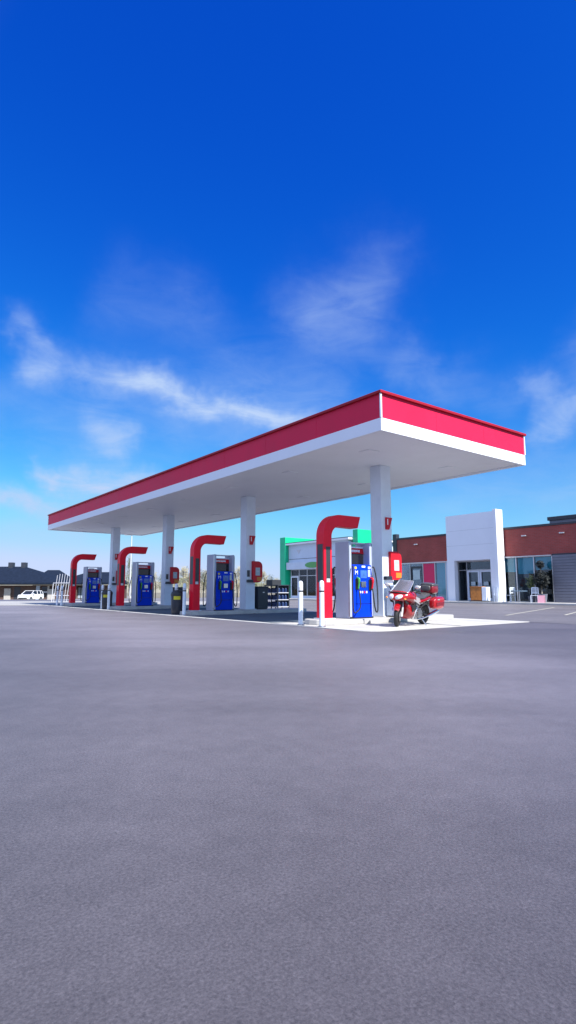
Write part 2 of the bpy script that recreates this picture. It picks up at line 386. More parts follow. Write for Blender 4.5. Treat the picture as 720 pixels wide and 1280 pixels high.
def arch(k):
    lab = 'red square-section guard arch with charcoal inset, ' + ['nearest the motorcycle', 'second from the motorcycle', 'third from the motorcycle', 'farthest from the motorcycle at the left end'][k]
    t = thing('guard_arch', lab, 'arch', (10.25, Y0[k], .15), 0, 'red arches at the front of each pump')
    d, w = .29, .165                                         # depth along the lane, half width
    top = 2.90; ro, ri = .62, .62-.31
    out = [(0, .03), (0, top-ro)] + [(ro-ro*math.cos(a), top-ro+ro*math.sin(a)) for a in [math.pi/2*i/12 for i in range(1, 13)]] + [(1.42, top)]
    inn = [(1.31, top-.34), (ro, top-.33)] + [(d+ri-ri*math.cos(a), top-.33-ri+ri*math.sin(a)) for a in [math.pi/2*(1-i/12) for i in range(1, 13)]] + [(d, .03)]
    b = MB(); n = len(out)
    A = [b.bm.verts.new((x, -w, z)) for x, z in out]; Bv = [b.bm.verts.new((x, w, z)) for x, z in out]
    m2 = [inn[min(len(inn)-1, max(0, round((n-1-i)/(n-1)*(len(inn)-1))))] for i in range(n)]
    # pair outer and inner points one to one
    inner = [(d, .03), (d, top-.33-ri)] + [(d+ri-ri*math.cos(a), top-.33-ri+ri*math.sin(a)) for a in [math.pi/2*i/12 for i in range(1, 13)]] + [(1.31, top-.34)]
    C = [b.bm.verts.new((x, -w, z)) for x, z in inner]; D = [b.bm.verts.new((x, w, z)) for x, z in inner]
    for i in range(n-1):
        b._f([A[i], A[i+1], C[i+1], C[i]]); b._f([Bv[i+1], Bv[i], D[i], D[i+1]]); b._f([A[i+1], A[i], Bv[i], Bv[i+1]]); b._f([C[i], C[i+1], D[i+1], D[i]])
    b._f([A[0], C[0], D[0], Bv[0]]); b._f([C[-1], A[-1], Bv[-1], D[-1]])
    b.build('arch_body', 'arch_red', t, bevel=.014)
    MB().box(-.06, d+.06, -w-.06, w+.06, 0, .03).build('foot_plate', 'panel_grey', t, bevel=.006)
    MB().box(-.006, .02, -w+.05, w-.05, 1.0, 2.05).build('front_inset', 'charcoal', t, bevel=.004)
    MB().box(.07, d-.06, -w-.006, -w+.02, 1.0, 1.98).build('side_inset', 'charcoal', t, bevel=.004)
    MB().box(.08, .2, -w-.018, -w+.01, 1.0, 1.10).build('call_button', 'panel_grey', t, bevel=.008)
    return t
a0 = arch(0)
for k in (1, 2, 3): dup(a0, (10.25, Y0[k], .15), 'red square-section guard arch with charcoal inset, ' + ['', 'second from the motorcycle', 'third from the motorcycle', 'farthest from the motorcycle at the left end'][k])

def bez(p, n=14):
    p = [Vector(q) for q in p]; out = []
    q = [p[0]] + p + [p[-1]]
    for i in range(1, len(q)-2):
        for j in range(n):
            t = j/n; a, b_, c, d = q[i-1], q[i], q[i+1], q[i+2]
            out.append(.5*((2*b_)+(-a+c)*t+(2*a-5*b_+4*c-d)*t*t+(-a+3*b_-3*c+d)*t**3))
    return out+[p[-1]]
def pump(label):
    t = thing('fuel_pump', label, 'fuel pump', (11.5, Y0[0]-.03, .15), 0, 'fuel pumps on the islands')
    for s in (-1, 1):
        MB().box(min(s*.36, s*.455), max(s*.36, s*.455), -.29, .29, .0, 2.15).build('side_panel', 'pump_grey', t, bevel=.02)
        MB().box(s*.458-.004, s*.458+.004, -.30, -.25, .05, 2.1).build('edge_trim', 'steel', t)
    MB().box(-.36, .36, -.36, .36, .03, 1.50).build('blue_cabinet', 'pump_blue', t, bevel=.03)
    MB().box(-.45, .45, -.31, .31, 0, .05).build('plinth', 'charcoal', t)
    MB().box(-.359, .359, -.04, .2, 1.49, 1.83).build('head_housing', 'charcoal', t, bevel=.01)
    MB().box(-.33, .33, -.05, -.035, 1.53, 1.79).build('price_screen', 'screen_dark', t, bevel=.004)
    hd = MB().prism([(-.06, 1.83), (.2, 1.83), (.2, 1.99), (-.02, 1.99)], 'x', -.359, .359).build('header', 'sign_red', t, bevel=.006)
    ps = MB()
    random.seed(3)
    x = -.27
    while x < .2:                                            # pale lettering too small to read
        w = random.uniform(.03, .055); ps.box(x, x+w*.7, -.058, -.050, 1.87+random.uniform(0, .01), 1.94); x += w
    ps.build('header_lettering', 'white_paint', hd)
    MB().box(-.36, .36, -.10, .10, 2.11, 2.15).build('top_bar', 'panel_grey', t, bevel=.006)
    MB().box(-.36, .36, -.03, .17, 1.99, 2.03).build('head_cap', 'white_metal', t, bevel=.005)
    for s in (-1, 1):                                         # each side of the pump serves a lane
        f = s*.361
        def bx(x0, x1, z0, z1, d, name, m, bev=.006, par=t): return MB().box(x0*-s if s > 0 else x0, x1*-s if s > 0 else x1, min(f, f+s*d), max(f, f+s*d), z0, z1).build(name, m, par, bevel=bev)
        bx(-.10, .15, 1.12, 1.34, .012, 'display', 'screen_blue')
        for q in range(4): bx(-.14+q*.085, -.09+q*.085, .70, .76, .007, 'grade_button', 'white_paint' if q != 2 else 'sign_red', .003)
        bx(-.32, -.24, 1.37, 1.44, .006, 'sticker', 'bright_yellow', .002); bx(-.10, -.07, .88, 1.02, .010, 'card_slot', 'screen_dark', .002); bx(.21, .31, 1.39, 1.45, .006, 'sticker', 'white_paint', .002)
        bx(-.33, .33, .40, .412, .004, 'door_seam', 'screen_dark', .001)
        bx(-.12, .17, 1.10, 1.36, .006, 'display_frame', 'pump_blue')
        kp = bx(-.06, .12, .86, 1.03, .012, 'keypad', 'steel')
        bx(.20, .30, 1.16, 1.36, .008, 'price_label', 'poster_pale')
        bx(-.04, .10, 1.42, 1.47, .006, 'grade_label', 'white_paint')
        bx(-.30, -.2, .80, 1.10, .02, 'nozzle_boot', 'black_plastic')
        bx(.22, .33, .78, 1.08, .03, 'nozzle_boot', 'black_plastic')
        for i, (xx, mm) in enumerate(((-.25, 'green_plastic'), (.29, 'sign_red'))):
            xx = xx*-s if s > 0 else xx
            n = MB(); n.tube(bez([(xx, f+s*.03, 1.12), (xx, f+s*.10, 1.10), (xx, f+s*.10, .98), (xx, f+s*.07, .82)], 5), [.030]*5+[.034]*5+[.026]*6, 8)
            nz = n.build('nozzle', mm, t, smooth=True)
            MB().tube([(xx, f+s*.03, 1.12), (xx, f+s*.02, 1.17), (xx, f+s*.05, 1.2)], .012, 6).build('spout', 'steel', nz)
            ex = (-.48 if xx < 0 else .48)
            hose = [(ex*.82, f-s*.01, 1.44), (ex*.88, f+s*.05, 1.38), (ex*1.02, f+s*.08, .9), (ex*1.0, f+s*.10, .28), (ex*.86, f+s*.11, .17), (xx*1.05, f+s*.15, .33), (xx, f+s*.11, .7), (xx, f+s*.08, .84)]
            MB().tube(bez(hose, 8), .019, 7).build('hose', 'rubber', t, smooth=True)
        text('logo_letter', 'M', .16, 'white_paint', t, ((-.25 if s < 0 else .25), f+s*.003, 1.27), (R(90), 0, 0 if s < 0 else R(180)))
    return t
pump0 = pump('blue and white fuel pump nearest the motorcycle')
for k, l in ((1, 'blue and white fuel pump second from the motorcycle'), (2, 'blue and white fuel pump third from the motorcycle'), (3, 'blue and white fuel pump farthest from the motorcycle, between two red arches')):
    dup(pump0, (11.5, Y0[k]-.03, .15), l)

def cabinet(loc, m, label, w=.5, d=.42, h=.93):
    t = thing('service_cabinet', label, 'cabinet', loc, 0, 'cabinets beside the canopy columns')
    MB().box(-w/2, w/2, -d/2, d/2, .04, h-.05).build('cabinet_body', m, t, bevel=.015)
    MB().box(-w/2-.02, w/2+.02, -d/2-.02, d/2+.02, h-.05, h).build('cabinet_lid', m, t, bevel=.012)
    MB().box(-w/2+.03, w/2-.03, -d/2+.03, d/2-.03, 0, .04).build('cabinet_foot', 'charcoal', t)
    MB().box(-w/2+.05, w/2-.05, -d/2-.008, -d/2+.01, .12, h-.14).build('cabinet_door', m, t, bevel=.005)
    MB().box(-.02, .06, -d/2-.02, -d/2, h*.72, h*.76).build('latch', 'steel', t)
    return t
cabinet((12.93, Y0[0]-.30, .15), 'white_metal', 'low white cabinet between the motorcycle and the column', .42, .3)
cabinet((13.46, Y0[1]+.06, .15), 'dark_cabinet', 'black cabinet against the column second from the motorcycle')
cabinet((13.52, Y0[2]+.06, .15), 'dark_cabinet', 'dark cabinet behind the black bin near the second red arch')

# ------------------------------------------------------------------ bollards and bins
def bollard(loc, label):
    t = thing('bollard', label, 'bollard', loc, 0, 'white bollards along the forecourt edge')
    MB().lathe([(.062, .03), (.062, 1.08), (.058, 1.12), (.045, 1.15), (.015, 1.165)], seg=18).build('post', 'white_metal', t, smooth=True)
    MB().lathe([(.064, .87), (.064, .91)], seg=18).build('dark_band', 'charcoal', t, smooth=True)
    MB().lathe([(.0635, .911), (.0635, 1.0)], seg=18).build('grey_sleeve', 'panel_grey', t, smooth=True)
    MB().lathe([(.10, .0), (.10, .025), (.07, .04)], seg=18).build('base_flange', 'steel', t, smooth=True)
    return t
first = None
for k in range(4):
    for j, dy in enumerate((-.92, -.07)):
        lab = ('right' if j == 0 else 'left') + ' bollard of the pair before the red arch ' + ORD[k]
        p = (9.50, Y0[k]+dy-(.15 if k == 3 else 0), .016)
        if k: p = (9.74, p[1]*9.74/9.5, .016)
        if k == 1 and j == 1: p = (10.1, 20.3, .016)
        if first is None: first = bollard(p, lab)
        else: dup(first, p, lab)
def bin_(loc, label):
    t = thing('waste_bin', label, 'bin', loc, 0, 'black waste bins at the forecourt edge')
    MB().lathe([(.21, .0), (.235, .04), (.245, .40), (.25, .70), (.23, .72)], seg=24).build('drum', 'dark_cabinet', t, smooth=True)
    MB().lathe([(.26, .70), (.265, .76), (.24, .84), (.16, .90), (.05, .92)], seg=24).build('hood', 'black_plastic', t, smooth=True)
    lb = MB(); n = 8
    A = [[lb.bm.verts.new((.2545*math.cos(a), .2545*math.sin(a), z)) for a in [R(206+60*i/n) for i in range(n+1)]] for z in (.56, .69)]
    for i in range(n): lb._f([A[0][i], A[0][i+1], A[1][i+1], A[1][i]])
    lb.build('yellow_label', 'bright_yellow', t)
    return t
b1 = bin_((9.92, 19.80, .016), 'black bin with yellow label standing between the second and third red arches from the motorcycle')
dup(b1, (9.94, 27.35, .016), 'black bin with yellow label standing left of the arch third from the motorcycle')

# shelving at the back of the forecourt
t = thing('display_rack', 'dark display rack of jugs behind the black cabinet, left of the green store', 'rack', (16.5, 22.4, .004), R(-6))
fr = MB()
for x in (-.3, .3):
    for y in (-.62, 0, .62): fr.box(x-.02, x+.02, y-.02, y+.02, 0, 1.12)
fr.box(.31, .33, -.64, .64, .1, 1.15); fr.build('frame', 'dark_cabinet', t)
for z in (.12, .45, .78): MB().box(-.3, .3, -.64, .64, z, z+.035).build('shelf', 'panel_grey', t)
random.seed(5)
for z in (.155, .485, .815):
    j = MB()
    for y in [-.53+.152*i for i in range(8)]:
        for x in (-.18, .02, .19):
            h = .22; j.lathe([(.06, 0), (.066, .02), (.066, h*.7), (.03, h*.88), (.028, h)], (x+random.uniform(-.01, .01), y, z), 8)
    o = j.build('jugs', 'jug_blue', t, smooth=True)
MB().box(-.33, .33, -.66, .66, 1.12, 1.17).build('top_board', 'dark_cabinet', t, bevel=.01)
MB().box(-.25, .25, .0, .6, 1.17, 1.42).build('carton', 'charcoal', t, bevel=.01)

# ------------------------------------------------------------------ motorcycle
def ring(x, zc, hw, hh, p=2.4, n=16, yc=0):
    out = []
    for k in range(n):
        a = 2*math.pi*k/n; c, s = math.cos(a), math.sin(a)
        out.append((x, yc+hw*math.copysign(abs(c)**(2/p), c), zc+hh*math.copysign(abs(s)**(2/p), s)))
    return out
def shell(secs, **k): return MB().loft([ring(*s_, **k) for s_ in secs])
hd = R(180+12)
mc = thing('motorcycle', 'red touring motorcycle with side cases and top box parked beside the white column', 'motorcycle', (12.49, 10.29, .016), hd)
mc.rotation_euler = (R(-5), 0, hd); mc.scale = (.96, .98, .90)
def wheel(x, r, w, name):
    o = MB().torus((x, 0, r), r-w, w, 36, 10, .95).build('tyre', 'rubber', None, smooth=True)
    root = MB().torus((x, 0, r), r-w*1.9, .018, 32, 8, 2.2).cyl((x, -.06, r), (x, .06, r), .045, seg=14)
    for i in range(5):
        a = 2*math.pi*i/5+.3; root.tube([(x+.03*math.cos(a), 0, r+.03*math.sin(a)), (x+(r-w*1.9)*math.cos(a), 0, r+(r-w*1.9)*math.sin(a))], [.022, .016], 6)
    rt = root.build(name, 'dark_metal', mc, smooth=True); o.parent = rt
    for s in (-1, 1):
        if x < .5 and s > 0: continue
        MB().cyl((x, s*.068, r), (x, s*.073, r), .145, seg=28).build('brake_disc', 'steel', rt)
    return rt
fw_ = wheel(1.47, .305, .062, 'front_wheel'); wheel(-.08, .31, .078, 'rear_wheel')
steered = [fw_]
for s in (-1, 1):
    fl = MB().tube([(1.47, s*.105, .30), (1.37, s*.105, .56)], [.033, .030], 10).tube([(1.37, s*.105, .55), (1.25, s*.105, .88)], .022, 10).build('fork_leg', 'silver_paint', mc, smooth=True); steered.append(fl)
    steered.append(MB().box(1.33, 1.40, s*.085-.02, s*.085+.02, .27, .40).build('brake_caliper', 'dark_metal', mc, bevel=.01))
fd = MB(); rings = []
for i in range(11):
    a = R(32+11.5*i); r = .335; wv = .075 if 0 < i < 10 else .05
    c, s_ = math.cos(a), math.sin(a)
    rings.append([(1.47+(r+d_)*c, y, .305+(r+d_)*s_) for y, d_ in ((-wv, -.06), (-wv*.9, 0), (0, .022), (wv*.9, 0), (wv, -.06), (wv*.8, -.055), (0, .008), (-wv*.8, -.055))])
fd.loft(rings); steered.append(fd.build('front_fender', 'bike_red', mc, smooth=True))
ang = R(20); px0 = 1.32                                       # front end turned towards the stand side
for o in steered: o.rotation_euler.z = ang; o.location = (px0-px0*math.cos(ang), -px0*math.sin(ang), 0)
sub(shell([(1.60, .80, .04, .03), (1.57, .80, .13, .07), (1.48, .84, .24, .12), (1.36, .87, .33, .16), (1.22, .86, .37, .19), (1.06, .82, .36, .20), (.92, .78, .30, .17), (.82, .76, .22, .12), (.79, .76, .16, .08)]).build('upper_fairing', 'bike_red', mc, smooth=True))
sub(shell([(1.24, .60, .20, .06), (1.22, .56, .25, .16), (1.10, .47, .275, .25), (.94, .42, .27, .24), (.80, .36, .25, .15), (.68, .31, .22, .09), (.63, .30, .19, .05)]).build('lower_fairing', 'bike_red', mc, smooth=True))
for s in (-1, 1):                                             # dark vents in the fairing sides
    MB().prism([(1.14, .64), (.86, .60), (.92, .48), (1.10, .44)], 'y', s*.28-.012, s*.28+.012).build('fairing_vent', 'black_plastic', mc, bevel=.006)
    MB().prism([(1.16, .80), (.86, .68), (.88, .655), (1.18, .76)], 'y', s*.355-.012, s*.355+.012).build('side_stripe', 'silver_paint', mc, bevel=.004)
for s in (-1, 1):
    sub(MB().loft([ring(x, z, w, h, 2.6, 12, yc=s*yc) for x, z, w, h, yc in ((1.618, .80, .03, .02, .075), (1.605, .815, .068, .045, .085), (1.555, .845, .080, .060, .105), (1.47, .885, .075, .055, .145))]).build('headlight', 'lamp_lens', mc, smooth=True), 1)
    MB().ball((1.600, s*.085, .818), .02, .040, .030).build('headlight_bulb', 'chrome', mc, smooth=True)
MB().tube([(1.40, -.27, .955), (1.47, -.16, .965), (1.50, 0, .968), (1.47, .16, .965), (1.40, .27, .955)], .018, 6).build('screen_seal', 'black_plastic', mc, smooth=True)
for s in (-1, 1):
    MB().tube([(1.02, s*.26, .22), (1.06, s*.34, .40), (.98, s*.35, .52), (.90, s*.28, .56)], .016, 8).build('crash_bar', 'chrome', mc, smooth=True)
    MB().prism([(.80, .86), (.56, .80), (.52, .70), (.74, .66)], 'y', s*.20-.012, s*.20+.012).build('side_panel', 'silver_paint', mc, bevel=.006)
    MB().prism([(1.44, .79), (1.24, .70), (1.22, .64), (1.38, .68)], 'y', s*.22-.02, s*.22+.02).build('inner_fairing', 'black_plastic', mc, bevel=.01)
for s in (-1, 1): MB().ball((1.50, s*.27, .80), .045, .03, .03).build('turn_signal', 'amber', mc, smooth=True)
ws = MB(); rows = []
for i in range(9):
    t_ = i/8; x = 1.44-.42*t_-.04*math.sin(t_*3.1); z = .965+.345*t_+.02*math.sin(t_*3); hw = .265-.05*t_-.06*max(0, t_-.75)*4*max(0, t_-.75)
    rows.append([(x-.30*(y*y)/(.3*.3)*.35, y, z-.0) for y in [hw*(j/5-1) for j in range(11)]])
V = [[ws.bm.verts.new(p) for p in r] for r in rows]
for a, c in zip(V, V[1:]):
    for j in range(10): ws._f([a[j], a[j+1], c[j+1], c[j]])
wso = ws.build('windscreen', 'screen_glass', mc, smooth=True); md = wso.modifiers.new('t', 'SOLIDIFY'); md.thickness = .005
rim = MB(); rim.tube([V_ for V_ in [r[0] for r in rows]] + rows[-1][1:] + [r[-1] for r in rows[::-1]], .004, 5); rim.build('screen_edge', 'panel_grey', mc, smooth=True)
for s in (-1, 1):
    m_ = MB().tube([(1.22, s*.28, .98), (1.20, s*.36, 1.06), (1.19, s*.42, 1.13)], .013, 6).build('mirror_stem', 'black_plastic', mc)
    MB().ball((1.20, s*.45, 1.15), .04, .085, .055).build('mirror', 'silver_paint', mc, smooth=True)
    MB().tube([(1.10, s*.10, 1.0), (1.08, s*.26, 1.02), (.96, s*.38, .98)], .014, 8).build('handlebar', 'black_plastic', mc, smooth=True)
    MB().tube([(1.03, s*.33, 1.0), (.92, s*.41, .965)], .021, 8).build('grip', 'rubber', mc, smooth=True)
MB().box(1.16, 1.40, -.085, .085, .48, .80).build('radiator', 'black_plastic', mc, bevel=.03)
MB().box(1.06, 1.28, -.19, .19, .92, 1.0).build('dashboard', 'black_plastic', mc, bevel=.02)
sub(shell([(1.06, .88, .10, .07), (1.02, .89, .16, .12), (.86, .90, .19, .14), (.70, .87, .17, .12), (.56, .83, .13, .09), (.52, .82, .10, .06)]).build('fuel_tank', 'bike_red', mc, smooth=True))
sub(shell([(.64, .82, .10, .04), (.58, .82, .14, .06), (.40, .80, .18, .07), (.22, .81, .19, .08), (.08, .87, .18, .08), (-.12, .89, .17, .07), (-.24, .90, .13, .05), (-.27, .90, .10, .03)]).build('seat', 'seat_vinyl', mc, smooth=True))
sub(shell([(.52, .70, .14, .06), (.40, .70, .17, .09), (.10, .74, .17, .09), (-.20, .80, .15, .08), (-.42, .84, .10, .05), (-.46, .84, .07, .03)]).build('tail_fairing', 'bike_red', mc, smooth=True))
en = MB().box(.46, .98, -.21, .21, .24, .52)
for s in (-1, 1):
    en.cyl((.62, s*.20, .36), (.62, s*.27, .36), .13, seg=20); en.cyl((.86, s*.20, .34), (.86, s*.26, .34), .09, seg=18)
    en.tube([(.80, s*.15, .50), (.74, s*.24, .62)], .07, 10)
en.build('engine', 'engine_metal', mc, bevel=.012)
fm = MB()
for s in (-1, 1):
    fm.tube([(1.18, s*.06, .90), (.80, s*.19, .70), (.42, s*.19, .52), (.36, s*.17, .34)], .024, 8); fm.tube([(.40, s*.19, .58), (-.10, s*.17, .72), (-.40, s*.14, .80)], .018, 8)
    fm.tube([(.40, s*.14, .38), (0, s*.13, .31)], [.035, .026], 8)
fm.build('chassis', 'dark_metal', mc, smooth=True)
for s in (-1, 1):
    MB().tube([(.88, s*.16, .22), (.62, s*.20, .20), (.34, s*.24, .24), (.20, s*.27, .28)], .024, 10).tube([(.20, s*.27, .28), (.10, s*.275, .31), (-.36, s*.29, .43)], [.03, .052, .058], 14).build('exhaust', 'chrome', mc, smooth=True)
    MB().tube([(.46, s*.18, .38), (.46, s*.32, .36)], .014, 8).build('footpeg', 'rubber', mc)
    pn = sub(MB().loft([ring(x, z, w, h, 4.2, 16, yc=s*.36) for x, z, w, h in ((.16, .66, .06, .09), (.14, .66, .095, .14), (.0, .67, .115, .185), (-.30, .68, .12, .20), (-.46, .70, .10, .17), (-.49, .70, .06, .11))]).build('side_case', 'bike_red', mc, smooth=True))
    MB().prism([(.06, .60), (-.38, .61), (-.40, .72), (.08, .70)], 'y', s*.472-.006, s*.472+.006).build('case_panel', 'bike_dark_red', pn, bevel=.004)
    MB().box(-.10, .02, s*.47-.006, s*.47+.008, .77, .80).build('case_latch', 'silver_paint', pn, bevel=.003)
tb = sub(MB().loft([ring(x, z, w, h, 4, 16) for x, z, w, h in ((-.20, 1.06, .16, .10), (-.22, 1.06, .21, .14), (-.36, 1.06, .235, .155), (-.56, 1.06, .22, .145), (-.62, 1.06, .15, .10))]).build('top_box', 'bike_dark_red', mc, smooth=True))
sub(MB().loft([ring(x, z, w, h, 3.2, 16) for x, z, w, h in ((-.19, 1.19, .15, .03), (-.21, 1.19, .21, .06), (-.38, 1.20, .235, .065), (-.56, 1.19, .21, .055), (-.62, 1.18, .15, .03))]).build('box_lid', 'seat_vinyl', tb, smooth=True))
sub(MB().loft([ring(x, z, w, h, 4, 12) for x, z, w, h in ((-.13, 1.09, .12, .07), (-.15, 1.09, .15, .09), (-.20, 1.10, .15, .09))]).build('backrest', 'seat_vinyl', tb, smooth=True))
MB().box(-.42, -.14, -.16, .16, .89, .92).build('luggage_rack', 'dark_metal', mc, bevel=.01)
MB().box(-.64, -.61, -.15, .15, .98, 1.06).build('tail_light', 'tail_red', mc, bevel=.008)
MB().tube([(.46, .16, .30), (.40, .36, .025)], .014, 8).build('kickstand', 'steel', mc)
MB().prism([(-.12, .66), (-.40, .52), (-.42, .55), (-.12, .72)], 'y', -.09, .09).build('rear_fender', 'black_plastic', mc, bevel=.01)

# ------------------------------------------------------------------ storefronts on the right
def window(par, X, y0, y1, z0, z1, mull, m_back, transom=None, pane_backing=None, depth=.5, name='window', fw=.05):
    """frame, glass, and whatever stands behind it; local coordinates, facing -x"""
    f = MB()
    ys = [y0]+list(mull)+[y1]
    for y in ys: f.box(X-.06, X+.04, y-fw/2, y+fw/2, z0, z1)
    for z in [z0, z1]+([transom] if transom else []):
        for a, c in zip(ys, ys[1:]): f.box(X-.055, X+.035, a+fw/2, c-fw/2, z-fw/2, z+fw/2)
    w = f.build(name, 'alu_frame', par)
    MB().box(X-.012, X-.004, y0, y1, z0, z1).build('pane', 'window_glass', w)
    MB().box(X+depth, X+depth+.05, y0-.3, y1+.3, z0-.1, z1+.1).build('dark_interior', m_back, w)
    if pane_backing:
        for (a, c, za, zc, mm) in pane_backing: MB().box(X+.12, X+.14, a, c, za, zc).build('pane_backing', mm, w)  # teal backings paint the sky's reflection behind the glass
    return w
MX = 36
st = thing('storefront_building', 'brown-red brick storefront with a tall white entrance tower and dark shop windows', 'building', (MX, 24, 0))
y = lambda v: v-24
MB().box(0, .35, y(26.5), y(32.0), 3.08, 5.06).build('brick_wall', 'brick', st)
MB().box(0, .35, y(10.5), y(22.5), 3.20, 5.10).build('brick_wall', 'brick', st)
MB().box(-.06, .42, y(26.48), y(32.05), 5.06, 5.20).build('parapet_cap', 'cap_dark', st, bevel=.01)
MB().box(-.06, .42, y(10.4), y(22.45), 5.10, 5.24).build('parapet_cap', 'cap_dark', st, bevel=.01)
MB().box(-.08, .3, y(31.95), y(32.35), .1, 5.55).build('end_pier', 'cap_dark', st, bevel=.015)
MB().box(.36, 14, y(10.4), y(32.3), 4.55, 4.7).build('roof', 'cap_dark', st)
MB().box(.2, 14, y(32.05), y(32.34), 0, 5.06).build('side_wall', 'brick_brown', st)
MB().box(.2, 14, y(10.4), y(10.6), 0, 5.06).build('side_wall', 'brick_brown', st)
MB().box(14, 14.2, y(10.4), y(32.3), 0, 5.0).build('back_wall', 'brick_brown', st)
ph = MB().box(2.4, 8, y(10.5), y(20.05), 4.7, 5.72).build('roof_unit', 'shutter_grey', st, bevel=.02)
MB().box(2.3, 8.1, y(10.4), y(20.15), 5.72, 5.97).build('roof_unit_cap', 'cap_dark', ph, bevel=.01)
# left shop front
w = window(st, .05, y(27.15), y(31.9), .14, 3.03, [y(28.15), y(29.32), y(30.62)], 'interior_dark', None,
           [(y(27.2), y(28.1), .2, 3.0, 'sky_reflection_teal'), ])
MB().box(.01, .03, y(28.2), y(29.27), .9, 2.98).build('poster', 'poster_magenta', st)
dr = MB().box(-.03, .03, y(29.36), y(29.46), .16, 2.8).box(-.03, .03, y(30.46), y(30.58), .16, 2.8).box(-.03, .03, y(29.46), y(30.46), .16, .32).box(-.03, .03, y(29.46), y(30.46), 2.62, 2.8).build('shop_door', 'cap_dark', st)
MB().box(-.005, .02, y(29.62), y(30.32), 1.75, 2.50).build('door_sheet', 'poster_pale', dr)
MB().box(-.05, -.03, y(29.5), y(29.53), .9, 1.3).build('handle', 'steel', dr)
MB().box(.0, .3, y(26.5), y(27.1), .1, 3.03).build('wall', 'store_pale', st)
MB().box(-.10, .02, y(26.6), y(31.9), 3.03, 3.10).build('lintel_trim', 'alu_frame', st)
# tower
y = lambda v: v-24.42
tw = MB().use('white_paint')
tw.box(-.6, -.2, y(22.78), y(23.32), .1, 6.42).box(-.6, -.2, y(26.32), y(26.95), .1, 6.42).box(-.6, -.2, y(23.32), y(26.32), 3.06, 6.42)
tw.box(-.2, .4, y(22.78), y(23.0), .1, 3.06).box(-.2, .4, y(26.72), y(26.95), .1, 3.06)
tw = tw.build('entrance_tower', None, st)
tj = MB()
for z in (4.15, 5.25): tj.box(-.603, -.597, y(22.8), y(26.93), z, z+.018)
tj.build('panel_joint', 'panel_grey', tw)
MB().box(-.95, -.12, y(22.50), y(22.76), .12, 6.5).build('white_fin', 'white_paint', st, bevel=.012)
MB().box(-.2, .55, y(23.0), y(26.72), 3.0, 3.06).build('entrance_soffit', 'panel_grey', st)
ew = window(st, .42, y(23.05), y(26.68), .14, 3.0, [y(23.75), y(25.95)], 'interior_dark', 2.38, [(y(23.9), y(25.8), 2.62, 2.9, 'leaf_dark')], depth=1.6, name='entrance_glazing')
for a, c in ((23.80, 24.83), (24.87, 25.90)):
    d = MB().box(.33, .40, y(a), y(a+.12), .16, 2.34).box(.33, .40, y(c-.12), y(c), .16, 2.34).box(.33, .40, y(a+.12), y(c-.12), .16, .34).box(.33, .40, y(a+.12), y(c-.12), 2.22, 2.34).build('entrance_door', 'white_metal', st)
    MB().box(.30, .325, y((a+c)/2)-.18, y((a+c)/2)+.18, 1.25, 1.52).build('notice', 'poster_pale', d)
    MB().box(.27, .30, y(c-.08 if a < 24 else a+.05), y(c-.05 if a < 24 else a+.08), .95, 1.45).build('handle', 'steel', d)
# right shop front
y = lambda v: v-24
window(st, .05, y(18.80), y(22.40), .14, 3.14, [y(20.05), y(21.32)], 'interior_dark', None,
       [(y(21.36), y(22.36), 2.15, 3.1, 'sky_reflection_teal'), (y(20.09), y(21.28), 2.0, 3.1, 'sky_reflection_teal'), (y(18.84), y(20.01), 2.25, 3.1, 'sky_reflection_teal')])
MB().box(-.08, .02, y(18.8), y(22.45), 3.15, 3.20).build('lintel_trim', 'alu_frame', st)
sl = MB()
for i in range(17): sl.box(-.12-(.012 if i % 2 else 0), .2, y(10.5), y(18.70), .12+i*.18, .12+i*.18+.165)
sl.build('slatted_wall', 'shutter_grey', st)
MB().box(-.05, .02, y(10.5), y(18.74), 3.185, 3.25).build('shade_trim', 'cap_dark', st)
for yy in (29.9, 20.6, 18.0, 15.4): MB().box(-.14, 0, y(yy)-.16, y(yy)+.16, 4.52, 4.60).build('wall_lamp', 'silver_paint', st, bevel=.01)
b = MB(); b.box(-.02, 0, y(27.6), y(28.3), 3.9, 4.5)

# objects along the shop fronts
t = thing('sign_box', 'orange wooden planter box with a white side by the double doors', 'planter', (34.65, 23.35, .13), R(8))
MB().box(-.28, .28, -.28, .55, .08, .98).build('wooden_body', 'wood_orange', t, bevel=.02)
MB().box(-.29, .29, -.62, -.29, .06, 1.0).build('white_side', 'white_metal', t, bevel=.02)
MB().box(-.32, .32, -.64, .58, .0, .07).build('plinth', 'charcoal', t, bevel=.01)
MB().box(-.31, .31, -.31, .58, .98, 1.03).build('rim', 'wood_orange', t, bevel=.01)
def chair(loc, rz, label):
    t = thing('patio_chair', label, 'chair', loc, rz, 'white patio chairs by the shop window')
    MB().box(-.22, .22, -.22, .22, .43, .46).build('seat', 'white_metal', t, bevel=.01)
    for sx in (-1, 1):
        for sy in (-1, 1): MB().box(sx*.2-.018, sx*.2+.018, sy*.2-.018, sy*.2+.018, 0, .43).build('leg', 'white_metal', t)
    bk = MB()
    for sx in (-1, 1): bk.box(sx*.2-.018, sx*.2+.018, .19, .222, .46, .95)
    for z in (.58, .70, .82, .91): bk.box(-.18, .18, .195, .217, z, z+.06)
    bk.build('backrest', 'white_metal', t)
    return t
c0 = chair((34.8, 22.0, .13), R(70), 'white patio chair closest to the white tower')
dup(c0, (35.1, 21.3, .13), 'white patio chair facing left, in the middle by the window', rz=R(160))
dup(c0, (34.9, 19.5, .13), 'white patio chair beside the pink folding board', rz=R(-70))
t = thing('patio_table', 'round blue-grey patio table below the shop window', 'table', (34.75, 20.45, .13))
MB().lathe([(.50, .70), (.52, .72), (.50, .745)], seg=28).build('table_top', 'table_blue', t, smooth=True)
